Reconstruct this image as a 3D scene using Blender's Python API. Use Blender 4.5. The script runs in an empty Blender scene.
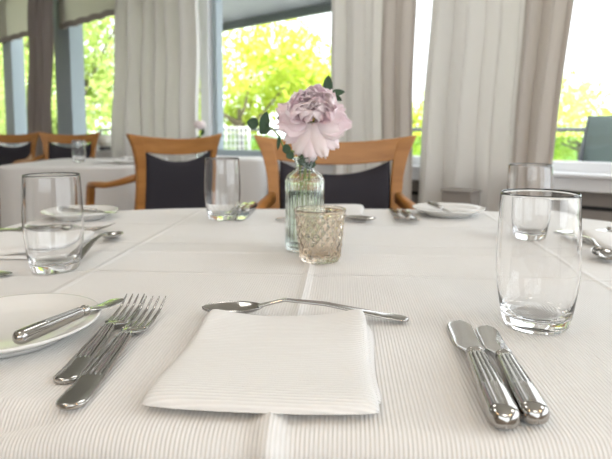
import bpy, bmesh, math, random
from math import sin, cos, pi, radians, sqrt
from mathutils import Matrix, Vector
sc = bpy.context.scene
COL = sc.collection
random.seed(7)

# ------------------------------------------------------------------ materials
def new_mat(name):
    m = bpy.data.materials.new(name); m.use_nodes = True
    nt = m.node_tree
    return m, nt, nt.nodes['Principled BSDF']

def simple(name, color, rough=.5, metal=0.0, **kw):
    m, nt, b = new_mat(name)
    b.inputs['Base Color'].default_value = (*color, 1)
    b.inputs['Roughness'].default_value = rough
    b.inputs['Metallic'].default_value = metal
    for k, v in kw.items():
        b.inputs[k.replace('_', ' ')].default_value = v
    return m

def noise_bump(m, scale=200, strength=.2, dist=.001, detail=3, stretch=None, colour=None):
    nt = m.node_tree; b = nt.nodes['Principled BSDF']
    tc = nt.nodes.new('ShaderNodeTexCoord'); mp = nt.nodes.new('ShaderNodeMapping')
    if stretch: mp.inputs['Scale'].default_value = stretch
    n = nt.nodes.new('ShaderNodeTexNoise'); n.inputs['Scale'].default_value = scale; n.inputs['Detail'].default_value = detail
    bp = nt.nodes.new('ShaderNodeBump'); bp.inputs['Strength'].default_value = strength; bp.inputs['Distance'].default_value = dist
    nt.links.new(tc.outputs['Object'], mp.inputs[0]); nt.links.new(mp.outputs[0], n.inputs['Vector'])
    nt.links.new(n.outputs['Fac'], bp.inputs['Height']); nt.links.new(bp.outputs[0], b.inputs['Normal'])
    if colour:
        cr = nt.nodes.new('ShaderNodeValToRGB')
        cr.color_ramp.elements[0].position = .3; cr.color_ramp.elements[1].position = .7
        cr.color_ramp.elements[0].color = (*colour[0], 1); cr.color_ramp.elements[1].color = (*colour[1], 1)
        nt.links.new(n.outputs['Fac'], cr.inputs[0]); nt.links.new(cr.outputs[0], b.inputs['Base Color'])
    return m

def ribbed_cloth(name, axis, period, color, dark, strength=.6, creases=(), crease_y=()):
    """white damask with fine raised ribs"""
    m, nt, b = new_mat(name)
    N = nt.nodes.new; L = nt.links.new
    tc = N('ShaderNodeTexCoord'); sp = N('ShaderNodeSeparateXYZ'); L(tc.outputs['Object'], sp.inputs[0])
    def math_(op, a, c=None, d=None):
        n = N('ShaderNodeMath'); n.operation = op
        for i, v in enumerate((a, c, d)):
            if v is None: continue
            if hasattr(v, 'is_linked') or hasattr(v, 'links'): L(v, n.inputs[i])
            else: n.inputs[i].default_value = v
        return n.outputs[0]
    ax = sp.outputs['X' if axis == 'x' else 'Y']
    w = math_('SINE', math_('MULTIPLY', ax, 2*pi/period))
    w = math_('MULTIPLY_ADD', w, .5, .5)
    mix = N('ShaderNodeMix'); mix.data_type = 'RGBA'
    L(w, mix.inputs[0]); mix.inputs[6].default_value = (*dark, 1); mix.inputs[7].default_value = (*color, 1)
    L(mix.outputs[2], b.inputs['Base Color'])
    h = w
    # ironed creases: broad soft ridges in the cloth
    hs = None
    for coord, pos, width, amp in creases:
        d = math_('ABSOLUTE', math_('SUBTRACT', sp.outputs[coord], pos))
        g = math_('MULTIPLY', math_('MAXIMUM', math_('SUBTRACT', 1.0, math_('DIVIDE', d, width)), 0.0), amp)
        hs = g if hs is None else math_('ADD', hs, g)
    nz = N('ShaderNodeTexNoise'); nz.inputs['Scale'].default_value = 9; nz.inputs['Detail'].default_value = 2
    L(tc.outputs['Object'], nz.inputs['Vector'])
    b1 = N('ShaderNodeBump'); b1.inputs['Strength'].default_value = strength; b1.inputs['Distance'].default_value = .0006
    L(h, b1.inputs['Height'])
    b2 = N('ShaderNodeBump'); b2.inputs['Strength'].default_value = 1; b2.inputs['Distance'].default_value = .006
    if hs is not None:
        L(math_('ADD', hs, math_('MULTIPLY', nz.outputs['Fac'], .8)), b2.inputs['Height'])
    else:
        L(math_('MULTIPLY', nz.outputs['Fac'], .5), b2.inputs['Height'])
    L(b2.outputs[0], b1.inputs['Normal'])
    L(b1.outputs[0], b.inputs['Normal'])
    b.inputs['Roughness'].default_value = .75
    b.inputs['Sheen Weight'].default_value = .15
    return m

def glass_mat(name, color=(1, 1, 1), rough=0.0, ior=1.5):
    m = bpy.data.materials.new(name); m.use_nodes = True; nt = m.node_tree; nt.nodes.clear()
    g = nt.nodes.new('ShaderNodeBsdfGlass'); g.inputs['Color'].default_value = (*color, 1)
    g.inputs['Roughness'].default_value = rough; g.inputs['IOR'].default_value = ior
    o = nt.nodes.new('ShaderNodeOutputMaterial'); nt.links.new(g.outputs[0], o.inputs[0])
    return m

def thin_pane_mat(name, tint=(1, 1, 1), refl=.03):
    m = bpy.data.materials.new(name); m.use_nodes = True; nt = m.node_tree; nt.nodes.clear()
    t = nt.nodes.new('ShaderNodeBsdfTransparent'); t.inputs[0].default_value = (*tint, 1)
    g = nt.nodes.new('ShaderNodeBsdfGlossy'); g.inputs['Roughness'].default_value = .02
    mx = nt.nodes.new('ShaderNodeMixShader'); o = nt.nodes.new('ShaderNodeOutputMaterial')
    mx.inputs[0].default_value = refl; nt.links.new(t.outputs[0], mx.inputs[1]); nt.links.new(g.outputs[0], mx.inputs[2])
    nt.links.new(mx.outputs[0], o.inputs[0])
    return m

def translucent(name, color, trans, mixf, rough=.8):
    """cloth, leaves and petals that let some light through"""
    m, nt, b = new_mat(name)
    b.inputs['Base Color'].default_value = (*color, 1); b.inputs['Roughness'].default_value = rough
    b.inputs['Specular IOR Level'].default_value = .2
    t = nt.nodes.new('ShaderNodeBsdfTranslucent'); t.inputs[0].default_value = (*trans, 1)
    mx = nt.nodes.new('ShaderNodeMixShader'); mx.inputs[0].default_value = mixf
    o = nt.nodes['Material Output']
    nt.links.new(b.outputs[0], mx.inputs[1]); nt.links.new(t.outputs[0], mx.inputs[2]); nt.links.new(mx.outputs[0], o.inputs[0])
    return m

def wood_mat(name, c1, c2, stretch=(2, 2, 30)):
    m, nt, b = new_mat(name)
    tc = nt.nodes.new('ShaderNodeTexCoord'); mp = nt.nodes.new('ShaderNodeMapping'); mp.inputs['Scale'].default_value = stretch
    n = nt.nodes.new('ShaderNodeTexNoise'); n.inputs['Scale'].default_value = 3; n.inputs['Detail'].default_value = 5
    cr = nt.nodes.new('ShaderNodeValToRGB'); cr.color_ramp.elements[0].position = .3; cr.color_ramp.elements[1].position = .75
    cr.color_ramp.elements[0].color = (*c1, 1); cr.color_ramp.elements[1].color = (*c2, 1)
    nt.links.new(tc.outputs['Object'], mp.inputs[0]); nt.links.new(mp.outputs[0], n.inputs['Vector'])
    nt.links.new(n.outputs['Fac'], cr.inputs[0]); nt.links.new(cr.outputs[0], b.inputs['Base Color'])
    b.inputs['Roughness'].default_value = .35
    return m

M = {}
M['cloth'] = ribbed_cloth('tablecloth_weave', 'x', .0027, (.77, .76, .745), (.69, .678, .66), .6,
    creases=[('Y', -.115, .006, .35), ('Y', .235, .006, .35), ('Y', .06, .005, .25), ('X', -.30, .006, .3), ('X', .31, .006, .3)])
M['cloth_far'] = simple('far_tablecloth_weave', (.70, .685, .67), .8)
M['napkin'] = ribbed_cloth('napkin_weave', 'y', .0030, (.81, .805, .795), (.75, .742, .73), .8)
M['napkin_far'] = simple('far_napkin_weave', (.78, .775, .77), .8)
M['steel'] = simple('polished_steel', (.46, .445, .425), .12, 1.0)
M['blade'] = simple('polished_blade', (.60, .595, .585), .12, 1.0)
M['glass'] = glass_mat('clear_glass')
M['vase_glass'] = glass_mat('greenish_glass', (.972, .986, .977))
M['votive_glass'] = glass_mat('champagne_glass', (.99, .955, .91), .04)
M['water'] = glass_mat('vase_water', (.96, 1, .96), 0, 1.33)
M['china'] = simple('white_china', (.74, .735, .715), .12)
M['china_far'] = simple('cream_china', (.84, .83, .74), .15)
M['wood'] = wood_mat('honey_oak', (.34, .140, .032), (.47, .215, .058), (2, 2, 14))
M['wood_rail'] = wood_mat('honey_oak_rail', (.34, .140, .032), (.47, .215, .058), (2, 14, 14))
M['pad'] = noise_bump(simple('charcoal_upholstery', (.024, .021, .029), .85), 300, .3, .001)
M['wall'] = noise_bump(simple('painted_wall', (.62, .59, .56), .8), 40, .05, .001)
M['taupe'] = noise_bump(simple('taupe_panel', (.30, .275, .255), .6), 30, .05, .001)
M['ceiling'] = noise_bump(simple('white_ceiling', (.80, .79, .76), .9), 40, .05, .001)
M['floor'] = noise_bump(simple('brown_carpet', (.28, .23, .19), .9), 400, .4, .002, colour=((.22, .18, .15), (.34, .28, .23)))
M['white_paint'] = simple('white_window_paint', (.82, .83, .85), .35)
M['grey_frame'] = simple('blue_grey_frame', (.38, .45, .49), .45)
M['black'] = simple('black_slot', (.01, .01, .012), .6)
M['curtain'] = translucent('off_white_curtain', (.88, .865, .84), (.87, .845, .81), .34)
M['curtain_taupe'] = translucent('taupe_curtain', (.69, .645, .60), (.67, .61, .55), .28)
M['curtain_dark'] = translucent('dark_taupe_curtain', (.40, .35, .33), (.40, .34, .31), .15)
M['blind'] = translucent('cream_blind', (.80, .79, .71), (.80, .79, .70), .4)
M['hem'] = simple('taupe_hem', (.34, .30, .27), .8)
M['pane'] = thin_pane_mat('window_glass')
M['leaf_tree'] = translucent('sunlit_leaves', (.64, .72, .14), (.74, .86, .15), .35, .6)
M['leaf_tree2'] = translucent('soft_green_leaves', (.54, .64, .24), (.66, .80, .26), .35, .6)
M['leaf_pale'] = translucent('pale_leaves', (.68, .78, .22), (.78, .90, .22), .35, .6)
M['bark'] = noise_bump(simple('grey_bark', (.20, .16, .12), .9), 30, .5, .01)
M['terrace'] = noise_bump(simple('pale_terrace_tiles', (.55, .54, .50), .8), 12, .1, .001)
M['grass'] = noise_bump(simple('lawn', (.25, .42, .08), .95), 60, .6, .02, colour=((.18, .34, .05), (.33, .50, .12)))
M['rail_metal'] = simple('dark_rail_metal', (.06, .07, .08), .5)
M['rail_panel'] = thin_pane_mat('pale_green_panel', (.70, .80, .72))
M['awning'] = translucent('grey_white_awning', (.60, .62, .63), (.55, .57, .58), .3)
M['awning_bar'] = simple('dark_awning_bar', (.10, .12, .12), .5)
M['sling'] = noise_bump(simple('grey_green_canvas', (.19, .24, .235), .8), 80, .2, .001)
M['white_plastic'] = simple('white_plastic', (.80, .82, .80), .5)
M['eucalyptus'] = noise_bump(translucent('eucalyptus_leaf', (.055, .10, .060), (.08, .16, .05), .15, .5), 60, .2, .001)
M['stem'] = simple('green_stem', (.22, .30, .08), .5)
M['stamen'] = simple('yellow_stamen', (.72, .55, .15), .7)
M['cream_pot'] = simple('cream_pot', (.74, .70, .62), .3)
M['dark_pot'] = simple('dark_bowl', (.08, .08, .085), .4)
def petal_mat(name, base, tip):
    m, nt, b = new_mat(name)
    tc = nt.nodes.new('ShaderNodeTexCoord'); n = nt.nodes.new('ShaderNodeTexNoise'); n.inputs['Scale'].default_value = 45
    n.inputs['Detail'].default_value = 3
    cr = nt.nodes.new('ShaderNodeValToRGB'); cr.color_ramp.elements[0].position = .35; cr.color_ramp.elements[1].position = .7
    cr.color_ramp.elements[0].color = (*base, 1); cr.color_ramp.elements[1].color = (*tip, 1)
    nt.links.new(tc.outputs['Object'], n.inputs['Vector']); nt.links.new(n.outputs['Fac'], cr.inputs[0])
    nt.links.new(cr.outputs[0], b.inputs['Base Color'])
    b.inputs['Roughness'].default_value = .6
    t = nt.nodes.new('ShaderNodeBsdfTranslucent'); nt.links.new(cr.outputs[0], t.inputs[0])
    mx = nt.nodes.new('ShaderNodeMixShader'); mx.inputs[0].default_value = .35
    o = nt.nodes['Material Output']
    nt.links.new(b.outputs[0], mx.inputs[1]); nt.links.new(t.outputs[0], mx.inputs[2]); nt.links.new(mx.outputs[0], o.inputs[0])
    return m
M['petal'] = petal_mat('pale_pink_petal', (.93, .81, .85), (.97, .91, .93))
M['petal_deep'] = petal_mat('rose_pink_petal', (.90, .72, .78), (.95, .85, .89))
M['petal_white'] = petal_mat('cream_petal', (.92, .82, .83), (.96, .91, .91))

# ------------------------------------------------------------------ helpers
def smooth(t): t = min(1, max(0, t)); return t*t*(3-2*t)
class MB:
    def __init__(s): s.v = []; s.f = []
    def add(s, vs, fs):
        o = len(s.v); s.v += [tuple(v) for v in vs]; s.f += [tuple(i+o for i in f) for f in fs]; return s
    def box(s, x0, y0, z0, x1, y1, z1):
        vs = [(x, y, z) for z in (z0, z1) for y in (y0, y1) for x in (x0, x1)]
        return s.add(vs, [(0, 2, 3, 1), (4, 5, 7, 6), (0, 1, 5, 4), (2, 6, 7, 3), (0, 4, 6, 2), (1, 3, 7, 5)])
    def loft(s, rings, caps=True, closed=True):
        n = len(rings[0]); vs = [p for r in rings for p in r]; fs = []
        for i in range(len(rings)-1):
            for j in range(n if closed else n-1):
                a = i*n+j; b = i*n+(j+1) % n
                fs.append((a, b, b+n, a+n))
        if caps and closed:
            fs.append(tuple(range(n))[::-1]); fs.append(tuple((len(rings)-1)*n+k for k in range(n)))
        return s.add(vs, fs)
    def tube(s, pts, rad, n=10):
        """tapering tube along points; rad a number or list"""
        pts = [Vector(p) for p in pts]; rings = []
        if not hasattr(rad, '__len__'): rad = [rad]*len(pts)
        prev = None
        for i, p in enumerate(pts):
            t = (pts[min(i+1, len(pts)-1)]-pts[max(i-1, 0)]).normalized()
            if prev is None:
                a = t.orthogonal().normalized()
            else:
                a = (prev - t*prev.dot(t)).normalized()
            prev = a; b = t.cross(a)
            rings.append([tuple(p + (a*cos(2*pi*k/n)+b*sin(2*pi*k/n))*rad[i]) for k in range(n)])
        return s.loft(rings)
    def lathe(s, prof, n=64, mod=None):
        """closed profile list of (r,z) revolved; r=0 ends collapse"""
        rings = []
        vs = []; idx = []
        for (r, z) in prof:
            if r < 1e-6:
                idx.append([len(vs)]*n); vs.append((0, 0, z))
            else:
                row = []
                for k in range(n):
                    a = 2*pi*k/n; rr = r if mod is None else mod(r, z, a, len(idx))
                    row.append(len(vs)); vs.append((rr*cos(a), rr*sin(a), z))
                idx.append(row)
        fs = []
        for i in range(len(prof)-1):
            for k in range(n):
                q = [idx[i][k], idx[i][(k+1) % n], idx[i+1][(k+1) % n], idx[i+1][k]]
                u = []
                for t in q:
                    if t not in u: u.append(t)
                if len(u) >= 3: fs.append(tuple(u))
        return s.add(vs, fs)
    def build(s, name, mat, parent=None, smooth=True, bevel=0, subsurf=0, loc=None, rot=None, fix=True):
        me = bpy.data.meshes.new(name); me.from_pydata(s.v, [], s.f)
        if fix:
            bm = bmesh.new(); bm.from_mesh(me); bmesh.ops.recalc_face_normals(bm, faces=bm.faces); bm.to_mesh(me); bm.free()
        me.materials.append(mat)
        if smooth:
            for p in me.polygons: p.use_smooth = True
        o = bpy.data.objects.new(name, me); COL.objects.link(o)
        if parent: o.parent = parent
        if loc: o.location = loc
        if rot: o.rotation_euler = rot
        if bevel:
            b = o.modifiers.new('bevel', 'BEVEL'); b.width = bevel; b.segments = 3; b.limit_method = 'ANGLE'; b.angle_limit = radians(40)
            b.harden_normals = False
        if subsurf:
            u = o.modifiers.new('sub', 'SUBSURF'); u.levels = subsurf; u.render_levels = subsurf
        return o

def tag(o, label=None, cat=None, group=None, kind=None):
    if label: o['label'] = label
    if cat: o['category'] = cat
    if group: o['group'] = group
    if kind: o['kind'] = kind
    return o
def empty(name, loc=(0, 0, 0), rz=0, rot=None):
    o = bpy.data.objects.new(name, None); o.empty_display_size = .05; COL.objects.link(o); o.location = loc
    o.rotation_euler = rot if rot else (0, 0, rz); return o
def children(o): return [c for c in bpy.data.objects if c.parent == o]
def copy_tree(o, parent=None):
    kids = children(o)
    c = o.copy(); COL.objects.link(c)
    if parent: c.parent = parent
    for k in kids: copy_tree(k, c)
    return c
def struct(o): o['kind'] = 'structure'; return o

# ------------------------------------------------------------------ places
TOP = .75                      # height of the cloth on the table
TC = Vector((0.0, .775)); TR = radians(-4)   # the table stands four degrees off square
def T(x, y, z=0.0):
    return (TC.x + x*cos(TR) - y*sin(TR), TC.y + x*sin(TR) + y*cos(TR), TOP + z)
WU = Vector((.7507, -.6607)); WN = Vector((-.6607, -.7507)); WP = Vector((0, 3.5))
WROT = math.atan2(WU.y, WU.x)
def W(s, d, z):                # point by the window wall: s along it, d into the room
    p = WP + WU*s + WN*d; return (p.x, p.y, z)
# objects along the wall are built in a local frame: x = along, -y = into the room
def wall_empty(name, s, d, z=0): return empty(name, W(s, d, z), WROT)

# ------------------------------------------------------------------ room shell
def wall_box(name, s0, s1, z0, z1, mat, d0=-.12, d1=.0, parent=None):
    """box in the wall line; d is depth into the room"""
    o = MB().box(s0, -d1, z0, s1, -d0, z1).build(name, mat, parent, smooth=False)
    if parent is None:
        o.location = (WP.x, WP.y, 0); o.rotation_euler = (0, 0, WROT)
    return o
S0, S1 = -6.6, 2.75
CE = 2.65
# floor and ceiling outline
pA = W(S0, -.12, 0); pB = W(S1, -.12, 0)
outline = [(pA[0], pA[1]), (pB[0], pB[1]), (pB[0], -3.2), (pA[0], -3.2)]
def slab(name, z0, z1, mat, pts):
    m = MB(); n = len(pts)
    m.add([(x, y, z0) for x, y in pts] + [(x, y, z1) for x, y in pts],
          [tuple(range(n))[::-1], tuple(range(n, 2*n))] + [(i, (i+1) % n, n+(i+1) % n, n+i) for i in range(n)])
    return m.build(name, mat, smooth=False)
struct(slab('floor', -.1, 0, M['floor'], outline))
struct(slab('ceiling', CE, CE+.15, M['ceiling'], outline))
struct(MB().box(pA[0]-.15, -3.2, 0, pA[0], pA[1], CE).build('wall_left', M['wall'], smooth=False))
fx0, fx1 = -2.5, 1.3
struct(MB().box(pA[0]-.15, -3.35, 0, pB[0]+.15, -3.2, .8).box(pA[0]-.15, -3.35, 2.5, pB[0]+.15, -3.2, CE).box(pA[0]-.15, -3.35, .8, fx0, -3.2, 2.5)
       .box(fx1, -3.35, .8, pB[0]+.15, -3.2, 2.5).build('wall_front', M['wall'], smooth=False))
w8 = MB().box(fx0, -3.3, .8, fx1, -3.24, .86).box(fx0, -3.3, 2.44, fx1, -3.24, 2.5)  # unseen rear window, added and sized as sky fill for cloth and curtains
for k in range(5): w8.box(fx0+(fx1-fx0-.06)*k/4, -3.3, .86, fx0+(fx1-fx0-.06)*k/4+.06, -3.24, 2.44)
w8 = struct(w8.build('window_8', M['white_paint'], smooth=False))
MB().box(fx0, -3.274, .86, fx1, -3.268, 2.44).build('pane', M['pane'], w8, smooth=False)
# unseen window added in the right wall to light the table from the right
wr = MB(); xr = pB[0]
wr.box(xr, -3.2, 0, xr+.15, pB[1], .5); wr.box(xr, -3.2, 2.45, xr+.15, pB[1], CE)
wr.box(xr, -3.2, .5, xr+.15, -2.6, 2.45); wr.box(xr, 1.2, .5, xr+.15, pB[1], 2.45)
struct(wr.build('wall_right', M['wall'], smooth=False))
w7 = struct(MB().box(xr+.04, -2.6, .5, xr+.1, -2.54, 2.45).box(xr+.04, 1.14, .5, xr+.1, 1.2, 2.45).box(xr+.04, -2.54, .5, xr+.1, 1.14, .56)
            .box(xr+.04, -2.54, 2.39, xr+.1, 1.14, 2.45).box(xr+.04, -.75, .56, xr+.1, -.69, 2.39).build('window_7', M['white_paint'], smooth=False))
MB().box(xr+.066, -2.54, .56, xr+.074, 1.14, 2.39).build('pane', M['pane'], w7, smooth=False)

# window wall: low wall, header, posts
low = struct(wall_box('wall_back', S0, S1, 0, .66, M['taupe'], -.12, 0))
struct(wall_box('wall_back_header', S0, S1, 2.45, CE, M['wall'], -.12, 0))
struct(wall_box('trim_1', S0, S1, .575, .592, M['black'], 0, .006))          # black slot in the panelling
sill = struct(wall_box('trim_2', S0, S1, .66, .722, M['white_paint'], -.12, .07))   # convector cover under the glass
sill2 = struct(wall_box('trim_3', S0, S1, .722, .738, M['white_paint'], -.12, .10))   # window board
for o in (sill, sill2):
    b = o.modifiers.new('b', 'BEVEL'); b.width = .004; b.segments = 2
edges = [-6.6, -4.64, -3.2, -.98, .45, 1.02, 2.75]
for i in range(6):
    a, c = edges[i]+(.05 if i else 0), edges[i+1]-(.05 if i < 5 else 0)
    z0, z1 = .738, 2.45; fw = .05
    f = MB()
    f.box(a, -.05+.06, z0, a+fw, .07, z1).box(c-fw, .01, z0, c, .07, z1).box(a+fw, .01, z0, c-fw, .07, z0+fw*.9).box(a+fw, .01, z1-fw, c-fw, .07, z1)
    wf = struct(f.build('window_%d' % (i+1), M['grey_frame' if i == 3 else 'white_paint'], smooth=False, bevel=.003)); wf.location = (WP.x, WP.y, 0); wf.rotation_euler = (0, 0, WROT)
    MB().box(a+fw, .036, z0+fw*.9, c-fw, .044, z1-fw).build('pane', M['pane'], wf, smooth=False)
for i, (s, wdt) in enumerate([(-4.64, .26), (-3.24, .34), (-.985, .085), (.45, .10), (1.02, .10)]):
    struct(wall_box('trim_%d' % (i+4), s-wdt/2, s+wdt/2, .738, 2.45, M['white_paint' if i == 2 else 'grey_frame'], -.11, .02 if wdt < .2 else .03))

# ------------------------------------------------------------------ curtains and blinds
def curtain(label, top, bot, folds, amp, mat, d=.16, zb=.03, seed=0, zt=2.60):
    rnd = random.Random(seed); nx, nz = folds*14, 26
    ph = [rnd.uniform(-.5, .5) for _ in range(folds+2)]
    m = MB(); vs = []; zr = 1.75
    for k in range(nz+1):
        z = zt + (zb-zt)*k/nz
        f = (zr - z)/1.1                       # edges measured at z=1.75 and z=.65
        a0 = top[0]+(bot[0]-top[0])*min(max(f, -.8), 1.2); a1 = top[1]+(bot[1]-top[1])*min(max(f, -.8), 1.2)
        for i in range(nx+1):
            u = i/nx; q = u*folds
            j = int(q); fr = q-j; p = ph[j]*(1-fr)+ph[j+1]*fr
            w = sin(2*pi*q + p*1.6)
            w = w*abs(w)**-.25 if abs(w) > 1e-4 else 0
            am = amp*(.8+.4*p)*(1+.15*sin(z*2+j))
            x = a0 + (a1-a0)*(u + .12/folds*sin(4*pi*q+p))
            vs.append((x, -(d + am*w + .008*sin(7*z+3*p)), z))
    fs = [(k*(nx+1)+i, k*(nx+1)+i+1, (k+1)*(nx+1)+i+1, (k+1)*(nx+1)+i) for k in range(nz) for i in range(nx)]
    m.add(vs, fs)
    o = m.build('curtain', mat); o.location = (WP.x, WP.y, 0); o.rotation_euler = (0, 0, WROT)
    so = o.modifiers.new('t', 'SOLIDIFY'); so.thickness = .003
    tag(o, label, 'curtain', 'curtains along the window wall')
    return o
curtain('narrow dark taupe curtain between the two blinds at the far left', (-3.61, -3.08), (-3.73, -3.22), 3, .035, M['curtain_dark'], seed=1, d=.20)
curtain('off-white curtain in deep folds behind the dark chair left of the flower', (-1.92, -.87), (-2.03, -.885), 6, .055, M['curtain'], seed=2, d=.17)
curtain('off-white curtain right behind the pink peony', (.315, .70), (.335, .71), 3, .028, M['curtain'], seed=3, d=.15)
curtain('narrow taupe curtain left of the bright gap between curtains', (.70, .90), (.705, .885), 2, .020, M['curtain_taupe'], seed=4, d=.205)
curtain('broad off-white curtain right of the bright gap, over the bread plate', (.965, 1.44), (.90, 1.40), 3, .024, M['curtain'], seed=5, d=.15)
curtain('curtain fold with shade painted as taupe at the left edge of the right-hand window', (1.44, 1.65), (1.39, 1.55), 2, .020, M['curtain_taupe'], seed=6, d=.205)  # part of the broad curtain; its shade is put into a taupe colour
rail = wall_box('curtain_rail', -6.3, 2.6, 2.60, 2.625, M['white_paint'], .13, .16)
tag(rail, 'white curtain rail along the ceiling above the windows', 'curtain rail')

def blind(label, s0, s1, zb, seed):
    root = wall_empty('roman_blind', (s0+s1)/2, .06); tag(root, label, 'blind', 'cream blinds over the left windows')
    w = (s1-s0)/2; n = 60
    def sheet(z0f, z1f, y0, y1):
        m = MB(); rings = []
        for i in range(n+1):
            x = -w + 2*w*i/n
            a, b_ = z0f(x), z1f(x)
            rings.append([(x, y0, a), (x, y1, a), (x, y1, b_), (x, y0, b_)])
        return m.loft(rings)
    sc_ = lambda x: zb + .014*abs(sin(x*pi/.24))
    sheet(lambda x: sc_(x)+.05, lambda x: 2.5, -.004, .004).build('blind_fabric', M['blind'], root, smooth=False)
    sheet(sc_, lambda x: sc_(x)+.055, -.010, .010).build('hem', M['hem'], root, smooth=False)
    MB().box(-w, -.02, 2.5, w, .02, 2.54).build('head_rail', M['white_paint'], root, smooth=False)
blind('cream blind with scalloped taupe hem at the far left edge', -6.0, -3.36, 1.93, 1)
blind('cream blind with scalloped taupe hem left of the broad white curtain', -3.20, -1.60, 1.91, 2)

# plain taupe block added to stand for a low rectangle of unknown nature
blk = empty('low_taupe_block', (.715, 2.52, 0), WROT); tag(blk, 'low plain taupe block in front of the broad curtain behind the bread plate', 'cabinet')
MB().box(-.07, -.05, .05, .07, .05, .64).build('body', M['taupe'], blk, smooth=False, bevel=.004)
MB().box(-.075, -.055, .64, .075, .055, .652).build('top', M['taupe'], blk, smooth=False, bevel=.004)
MB().box(-.06, -.04, 0, .06, .04, .05).build('plinth', M['black'], blk, smooth=False)

# ------------------------------------------------------------------ outside
struct(MB().box(-14, -6, -.2, 14, 14, -.12).build('ground', M['terrace'], smooth=False))
struct(MB().box(-40, 14, -.25, 40, 60, -.12).build('ground_lawn', M['grass'], smooth=False))
rl = wall_empty('terrace_railing', 0, -2.9, -.12)
tag(rl, 'terrace railing with dark top rail and pale panels outside the windows', 'railing')
MB().tube([(-8, 0, 1.05), (6, 0, 1.05)], .022).build('top_rail', M['rail_metal'], rl)
MB().tube([(-8, 0, .14), (6, 0, .14)], .018).build('bottom_rail', M['rail_metal'], rl)
for k in range(11):
    x = -8 + k*1.4
    MB().box(x-.02, -.02, 0, x+.02, .02, 1.04).build('post', M['rail_metal'], rl, smooth=False)
    if k < 10: MB().box(x+.06, -.004, .2, x+1.34, .004, .98).build('panel', M['rail_panel'], rl, smooth=False)
# awning over the big window
aw = wall_empty('awning', 0, 0); tag(aw, 'grey-white sloping awning with dark front bar outside the large window', 'awning')
m = MB(); rings = []
for i in range(41):
    x = -2.7 + 2.5*i/40; sg = .012*sin(i*.9)
    rings.append([(x, .13, 2.50), (x, .75, 2.235+sg), (x, 1.2, 2.03+sg*.3), (x, 1.2, 2.022+sg*.3), (x, .75, 2.225+sg), (x, .13, 2.49)])
m.loft(rings).build('canopy', M['awning'], aw)
MB().box(-2.72, 1.17, 1.955, -.18, 1.23, 2.03).build('front_bar', M['awning_bar'], aw, smooth=False, bevel=.005)
for x in (-2.6, -.3):
    MB().tube([(x, .12, 2.2), (x, 1.17, 1.99)], .012).build('arm', M['awning_bar'], aw)

def foliage(n, cx, cz, rx, ry, rz, size, rnd, lobes):
    m = MB()
    cs = []
    for _ in range(lobes):
        a = rnd.uniform(0, 2*pi); r = rnd.uniform(.25, .75); cs.append((r*cos(a)*rx, r*sin(a)*ry, rnd.uniform(-.65, .7)*rz, rnd.uniform(.30, .52)))
    for _ in range(n):
        c = rnd.choice(cs)
        while True:
            p = Vector((rnd.uniform(-1, 1), rnd.uniform(-1, 1), rnd.uniform(-1, 1)))
            if .25 < p.length < 1: break
        p = Vector((c[0]+p.x*c[3]*rx, c[1]+p.y*c[3]*ry, cz+c[2]+p.z*c[3]*rz))
        if p.z < .05: continue
        nrm = Vector((rnd.gauss(0, 1), rnd.gauss(0, 1)-.6, rnd.gauss(0, 1)+.7)).normalized()
        a = nrm.orthogonal().normalized(); b = nrm.cross(a); t = rnd.uniform(0, 2*pi)
        a, b = a*cos(t)+b*sin(t), b*cos(t)-a*sin(t); s = size*rnd.uniform(.7, 1.4)
        m.add([p-a*s, p-b*s*.45+nrm*s*.1, p+a*s, p+b*s*.45+nrm*s*.1], [(0, 1, 2, 3)])
    return m
def tree(name, label, x, y, top, rx, rz, n, size, mat, seed, cat='tree', lobes=14):
    rnd = random.Random(seed); r = empty(name, (x, y, -.12)); tag(r, label, cat, 'greenery beyond the terrace')
    cz = top + .12 - rz
    foliage(n, 0, cz, rx, rx*.7, rz, size, rnd, lobes).build('foliage', mat, r, smooth=False, fix=False)
    t = MB(); t.tube([(0, 0, 0), (.05, 0, cz*.5), (.02, .03, cz)], [.05*rx, .04*rx, .02*rx])
    for k in range(5):
        a = k*1.26; t.tube([(.03, 0, cz*.6+.1*k), (cos(a)*rx*.3, sin(a)*rx*.25, cz), (cos(a)*rx*.6, sin(a)*rx*.4, cz+rz*.4)], [.02*rx, .015*rx, .008*rx], 6)
    t.build('trunk', M['bark'], r)
# x, y, top, radius, half height
tree('leafy_tree', 'bright yellow-green tree filling the left of the large window', -1.35, 11.0, 3.05, 1.9, 1.7, 9000, .075, M['leaf_tree'], 11)
tree('leafy_tree', 'bright yellow-green tree behind the peony in the large window', .80, 13.6, 2.55, 1.7, 1.4, 8000, .075, M['leaf_tree'], 12)
tree('leafy_tree', 'tall light green tree seen left of the broad white curtain', -5.5, 13.6, 5.6, 2.0, 2.7, 6500, .09, M['leaf_tree2'], 13)
tree('leafy_tree', 'tall light green tree seen past the dark curtain at far left', -8.6, 15.5, 6.0, 2.2, 3.1, 6500, .10, M['leaf_tree2'], 14)
tree('garden_shrub', 'yellow-green shrub below the sky in the gap between curtains', 2.35, 10.5, 1.95, 1.1, 1.0, 3200, .07, M['leaf_tree'], 15, 'shrub', 9)
tree('garden_shrub', 'airy yellow-green shrub in the right-hand window', 4.15, 8.4, 1.72, 1.2, .95, 2800, .055, M['leaf_pale'], 16, 'shrub', 9)
tree('garden_shrub', 'small light green shrub at the right edge of the right-hand window', 5.9, 8.8, 1.9, .9, 1.05, 2000, .055, M['leaf_pale'], 17, 'shrub', 9)
tree('garden_shrub', 'low shrub below the trees at the lower left of the large window', -4.3, 9.2, 1.6, 1.0, .9, 3000, .07, M['leaf_tree2'], 18, 'shrub', 9)

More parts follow.
